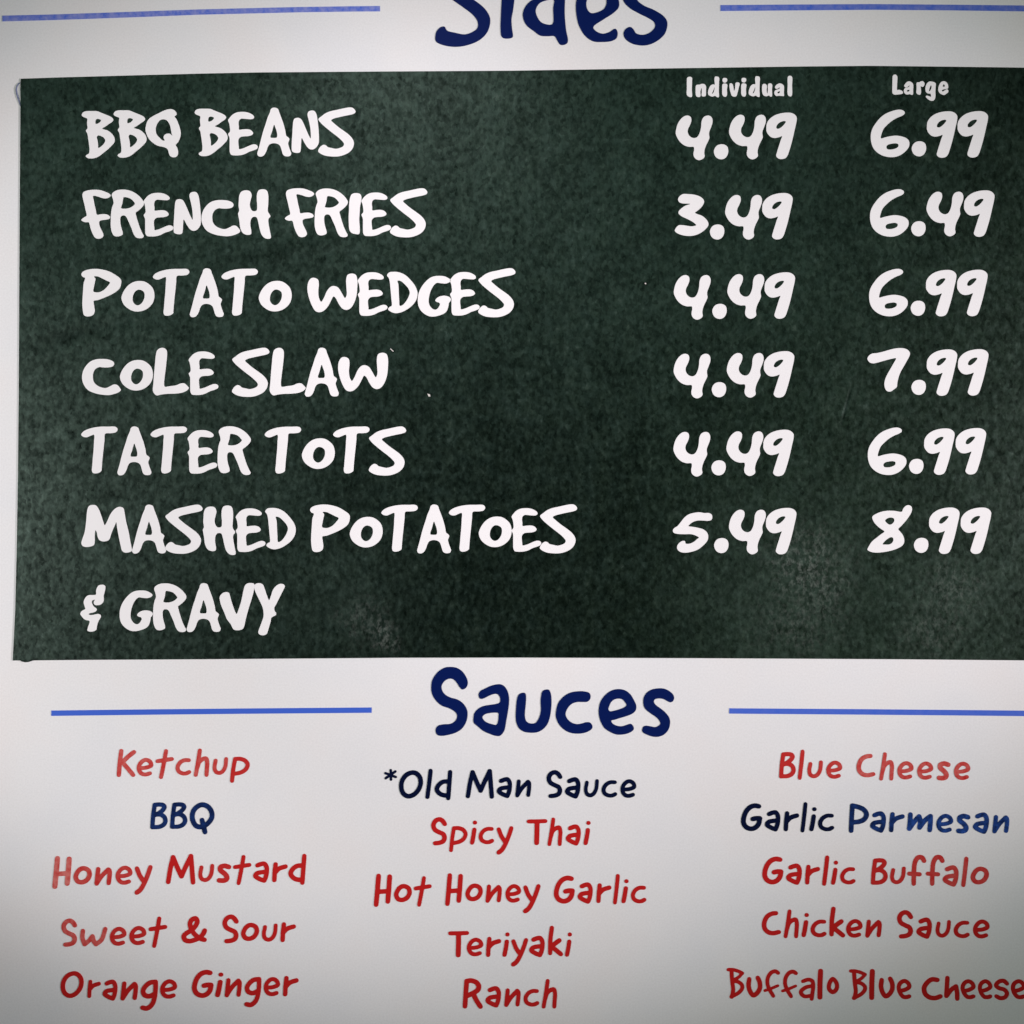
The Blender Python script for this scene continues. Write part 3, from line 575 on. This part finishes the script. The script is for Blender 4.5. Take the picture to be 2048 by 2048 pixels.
def place(font, frame, items, fade=0.0):
    """letters set along a line -> list of (loops in photo pixels, fade by wear and painted glare)"""
    ox, oy, sc = frame
    out = []
    for it in items:
        ch, box = it[0], it[1:]
        nat, loops, lo, hi = glyph(font, ch)
        fd = fade
        if len(box) in (3, 5): fd = box[-1]; box = box[:-1]
        x0, y0 = ox + box[0]/sc, oy + box[1]/sc
        if len(box) == 2:
            kx = ky = 1.0/nat
        else:
            kx = (box[2]-box[0])/sc/(hi[0]-lo[0]); ky = (box[3]-box[1])/sc/(hi[1]-lo[1])
        out.append(([np.column_stack(((L[:, 0]-lo[0])*kx + x0, (L[:, 1]-lo[1])*ky + y0)) for L in loops], fd))
    return out

# ------------------------------------------------------------------ mesh helpers
def area2(L):
    x, y = L[:, 0], L[:, 1]
    return float(np.sum(x*np.roll(y, -1) - np.roll(x, -1)*y))

def in_loop(p, L):
    x, y = L[:, 0], L[:, 1]; x2, y2 = np.roll(x, -1), np.roll(y, -1)
    c = (y > p[1]) != (y2 > p[1])
    xi = (x2 - x)*(p[1] - y)/np.where(np.abs(y2 - y) < 1e-12, 1e-12, y2 - y) + x
    return bool(np.sum(c & (p[0] < xi)) % 2)

def slab(name, groups, mat, parent, y_back, y_front, label=None):
    """flat cut-out shapes with real thickness: front face at y_front, rim back to y_back"""
    verts, faces, wear_glares = [], [], []
    split = []
    for loops, fd in groups:                           # an outer loop with its own holes; dots of i stand alone
        loops = sorted(loops, key=lambda L: -abs(area2(L)))
        outers = []
        for L in loops:
            for g in outers:
                if in_loop(L[0], g[0]): g.append(L); break
            else: outers.append([L])
        split += [(g, fd) for g in outers]
    for loops, fd in split:
        base = len(verts)
        polys = [[Vector((X(p[0]), Z(p[1]), 0)) for p in L] for L in loops]
        flat = [v for pl in polys for v in pl]
        tris = tessellate_polygon(polys)
        for v in flat: verts.append((v.x, y_front, v.y)); wear_glares.append(fd)
        nb = len(flat)
        for v in flat: verts.append((v.x, y_back, v.y)); wear_glares.append(fd)
        for a, b, c in tris:
            A, B, C = flat[a], flat[b], flat[c]
            n = (B.x-A.x)*(C.y-A.y) - (B.y-A.y)*(C.x-A.x)
            if abs(n) < 1e-14: continue
            # seen from -Y with X right and Z up, counter-clockwise faces the camera
            faces.append((base+a, base+b, base+c) if n > 0 else (base+a, base+c, base+b))
        k = base
        outer_sign = None
        for idx, pl in enumerate(polys):
            m = len(pl)
            sgn = sum(pl[i].x*pl[(i+1) % m].y - pl[(i+1) % m].x*pl[i].y for i in range(m))
            hole = idx > 0 and point_in(pl[0], polys, idx)
            ccw = sgn > 0
            for i in range(m):
                a, b = k+i, k+(i+1) % m
                q = (a, a+nb, b+nb, b)
                if ccw == hole: q = q[::-1]
                faces.append(q)
            k += m
    me = bpy.data.meshes.new(name)
    me.from_pydata(verts, [], faces)
    me.update()
    at = me.attributes.new('fade', 'FLOAT', 'POINT')  # paling of the ink: wear and painted lamp glare together
    at.data.foreach_set('value', wear_glares)
    me.materials.append(mat)
    o = bpy.data.objects.new(name, me)
    scene.collection.objects.link(o)
    if parent: o.parent = parent
    if label: o['label'] = label
    return o

def point_in(p, polys, skip):
    inside = False
    for i, pl in enumerate(polys):
        if i == skip: continue
        m = len(pl); j = m-1
        for k in range(m):
            if (pl[k].y > p.y) != (pl[j].y > p.y) and p.x < (pl[j].x-pl[k].x)*(p.y-pl[k].y)/(pl[j].y-pl[k].y) + pl[k].x:
                inside = not inside
            j = k
    return inside

def poly(s): return [(spline(nums(s), True, 1), 0.0)]

# ------------------------------------------------------------------ the white menu sheet
T = 0.0001
Y_SHEET = 0.0
board = slab('menu_board', [([np.array([[-420, -420], [2470, -420], [2470, 2470], [-420, 2470]], float)], 0.0)],
             M_SHEET, None, 0.004, Y_SHEET)
board['label'] = 'white printed menu sheet carrying blue headings, blue rules and red and navy sauce names'
board['category'] = 'menu board'
Y_INK0, Y_INK1 = Y_SHEET + 0.00002, Y_SHEET - 0.00018

slab('heading', place('HS', (850, 0, 3.864), SIDES), M_NAVY, board, Y_INK0, Y_INK1, 'navy heading reading Sides, cut off by the top edge')
slab('heading', place('HU', (850, 1320, 7.728), SAUCES1) + place('HU', (1100, 1370, 7.43), SAUCES2, 0.0),
     M_NAVY, board, Y_INK0, Y_INK1, 'navy heading reading Sauces')
for pts, fd, lab in RULES:
    slab('rule_line', [([nums(pts)], fd)], M_BLUE, board, Y_INK0, Y_INK1, lab)
for text, mat, rows in SAUCE_NAMES:
    g = []
    for font, frame, items in rows: g += place(font, frame, items)
    slab('sauce_name', g, {'r': M_RED, 'n': M_DARK}[mat], board, Y_INK0, Y_INK1,
         ('red' if mat == 'r' else 'navy') + ' lettering reading ' + text)

# ------------------------------------------------------------------ the dark price panel stuck onto it
Y_P0, Y_P1 = Y_SHEET - 0.00002, Y_SHEET - 0.00040
panel = slab('price_panel', [([nums(PANEL)], 0.0)], M_PANEL, None, Y_P0, Y_P1)
panel['label'] = 'dark green mottled price panel with white hand lettered side dishes stuck onto the white sheet'
panel['category'] = 'price panel'
Y_W0, Y_W1 = Y_P1 + 0.00002, Y_P1 - 0.00020
for text, rows in DISHES:
    g = []
    for frame, items in rows: g += place('M', frame, items)
    slab('dish_name', g, M_WHITE, panel, Y_W0, Y_W1, 'white lettering reading ' + text)
for text, frame, items in PRICES:
    slab('price', place('M', frame, items), M_WHITE, panel, Y_W0, Y_W1, 'white price reading ' + text)
slab('column_heading', place('I', (1360, 140, 8.05), INDIVIDUAL), M_WHITE, panel, Y_W0, Y_W1, 'small white heading reading Individual')
slab('column_heading', place('I', (1760, 140, 12.075), LARGE), M_WHITE, panel, Y_W0, Y_W1, 'small white heading reading Large')

def tube(name, pts, r, y, mat, parent, label=None):
    C = spline(nums(pts), False, 6)
    verts, faces = [], []
    n = 8
    for i, p in enumerate(C):
        a, b = C[max(i-1, 0)], C[min(i+1, len(C)-1)]
        t = (b-a)/max(np.linalg.norm(b-a), 1e-6); q = np.array([-t[1], t[0]])
        rr = r*(0.35 + 0.65*math.sin(math.pi*(i+0.5)/len(C)))
        for k in range(n):
            w = 2*math.pi*k/n
            o = p + q*rr*math.cos(w)
            verts.append((X(o[0]), y - rr*S*math.sin(w)*0.8, Z(o[1])))
    for i in range(len(C)-1):
        for k in range(n):
            faces.append((i*n+k, (i+1)*n+k, (i+1)*n+(k+1) % n, i*n+(k+1) % n))
    me = bpy.data.meshes.new(name); me.from_pydata(verts, [], faces); me.update()
    me.materials.append(mat)
    for p in me.polygons: p.use_smooth = True
    o = bpy.data.objects.new(name, me); scene.collection.objects.link(o); o.parent = parent
    if label: o['label'] = label
    return o

tube('lifted_edge', '42 165.5 38.5 166.5 35 171 32.8 178 33.5 186 35.5 194 38 202 40.5 210 42 214', 1.7, Y_P1 + 0.0003, M_FILM, panel,
     'thin film edge curling out beside the upper left corner')
tube('wrinkle', '38 1318 44 1321 52 1322.6 60 1321 68 1318.8 76 1317.5', 2.0, Y_P1 + 0.00012, M_PANEL, panel,
     'small wrinkle bulging over the lower left corner')
for pts, fm in (('855 787.5 860 789 861 793.5 857 793', M_FLECK), ('1289 566.5 1291.5 566 1292.5 568.5 1290 569', M_FLECK), ('780 698 782 697.5 788 703 786 703.5', M_FLECK)):
    slab('fleck', [([nums(pts)], 0.0)], fm, panel, Y_P1 + 0.00002, Y_P1 - 0.0003)
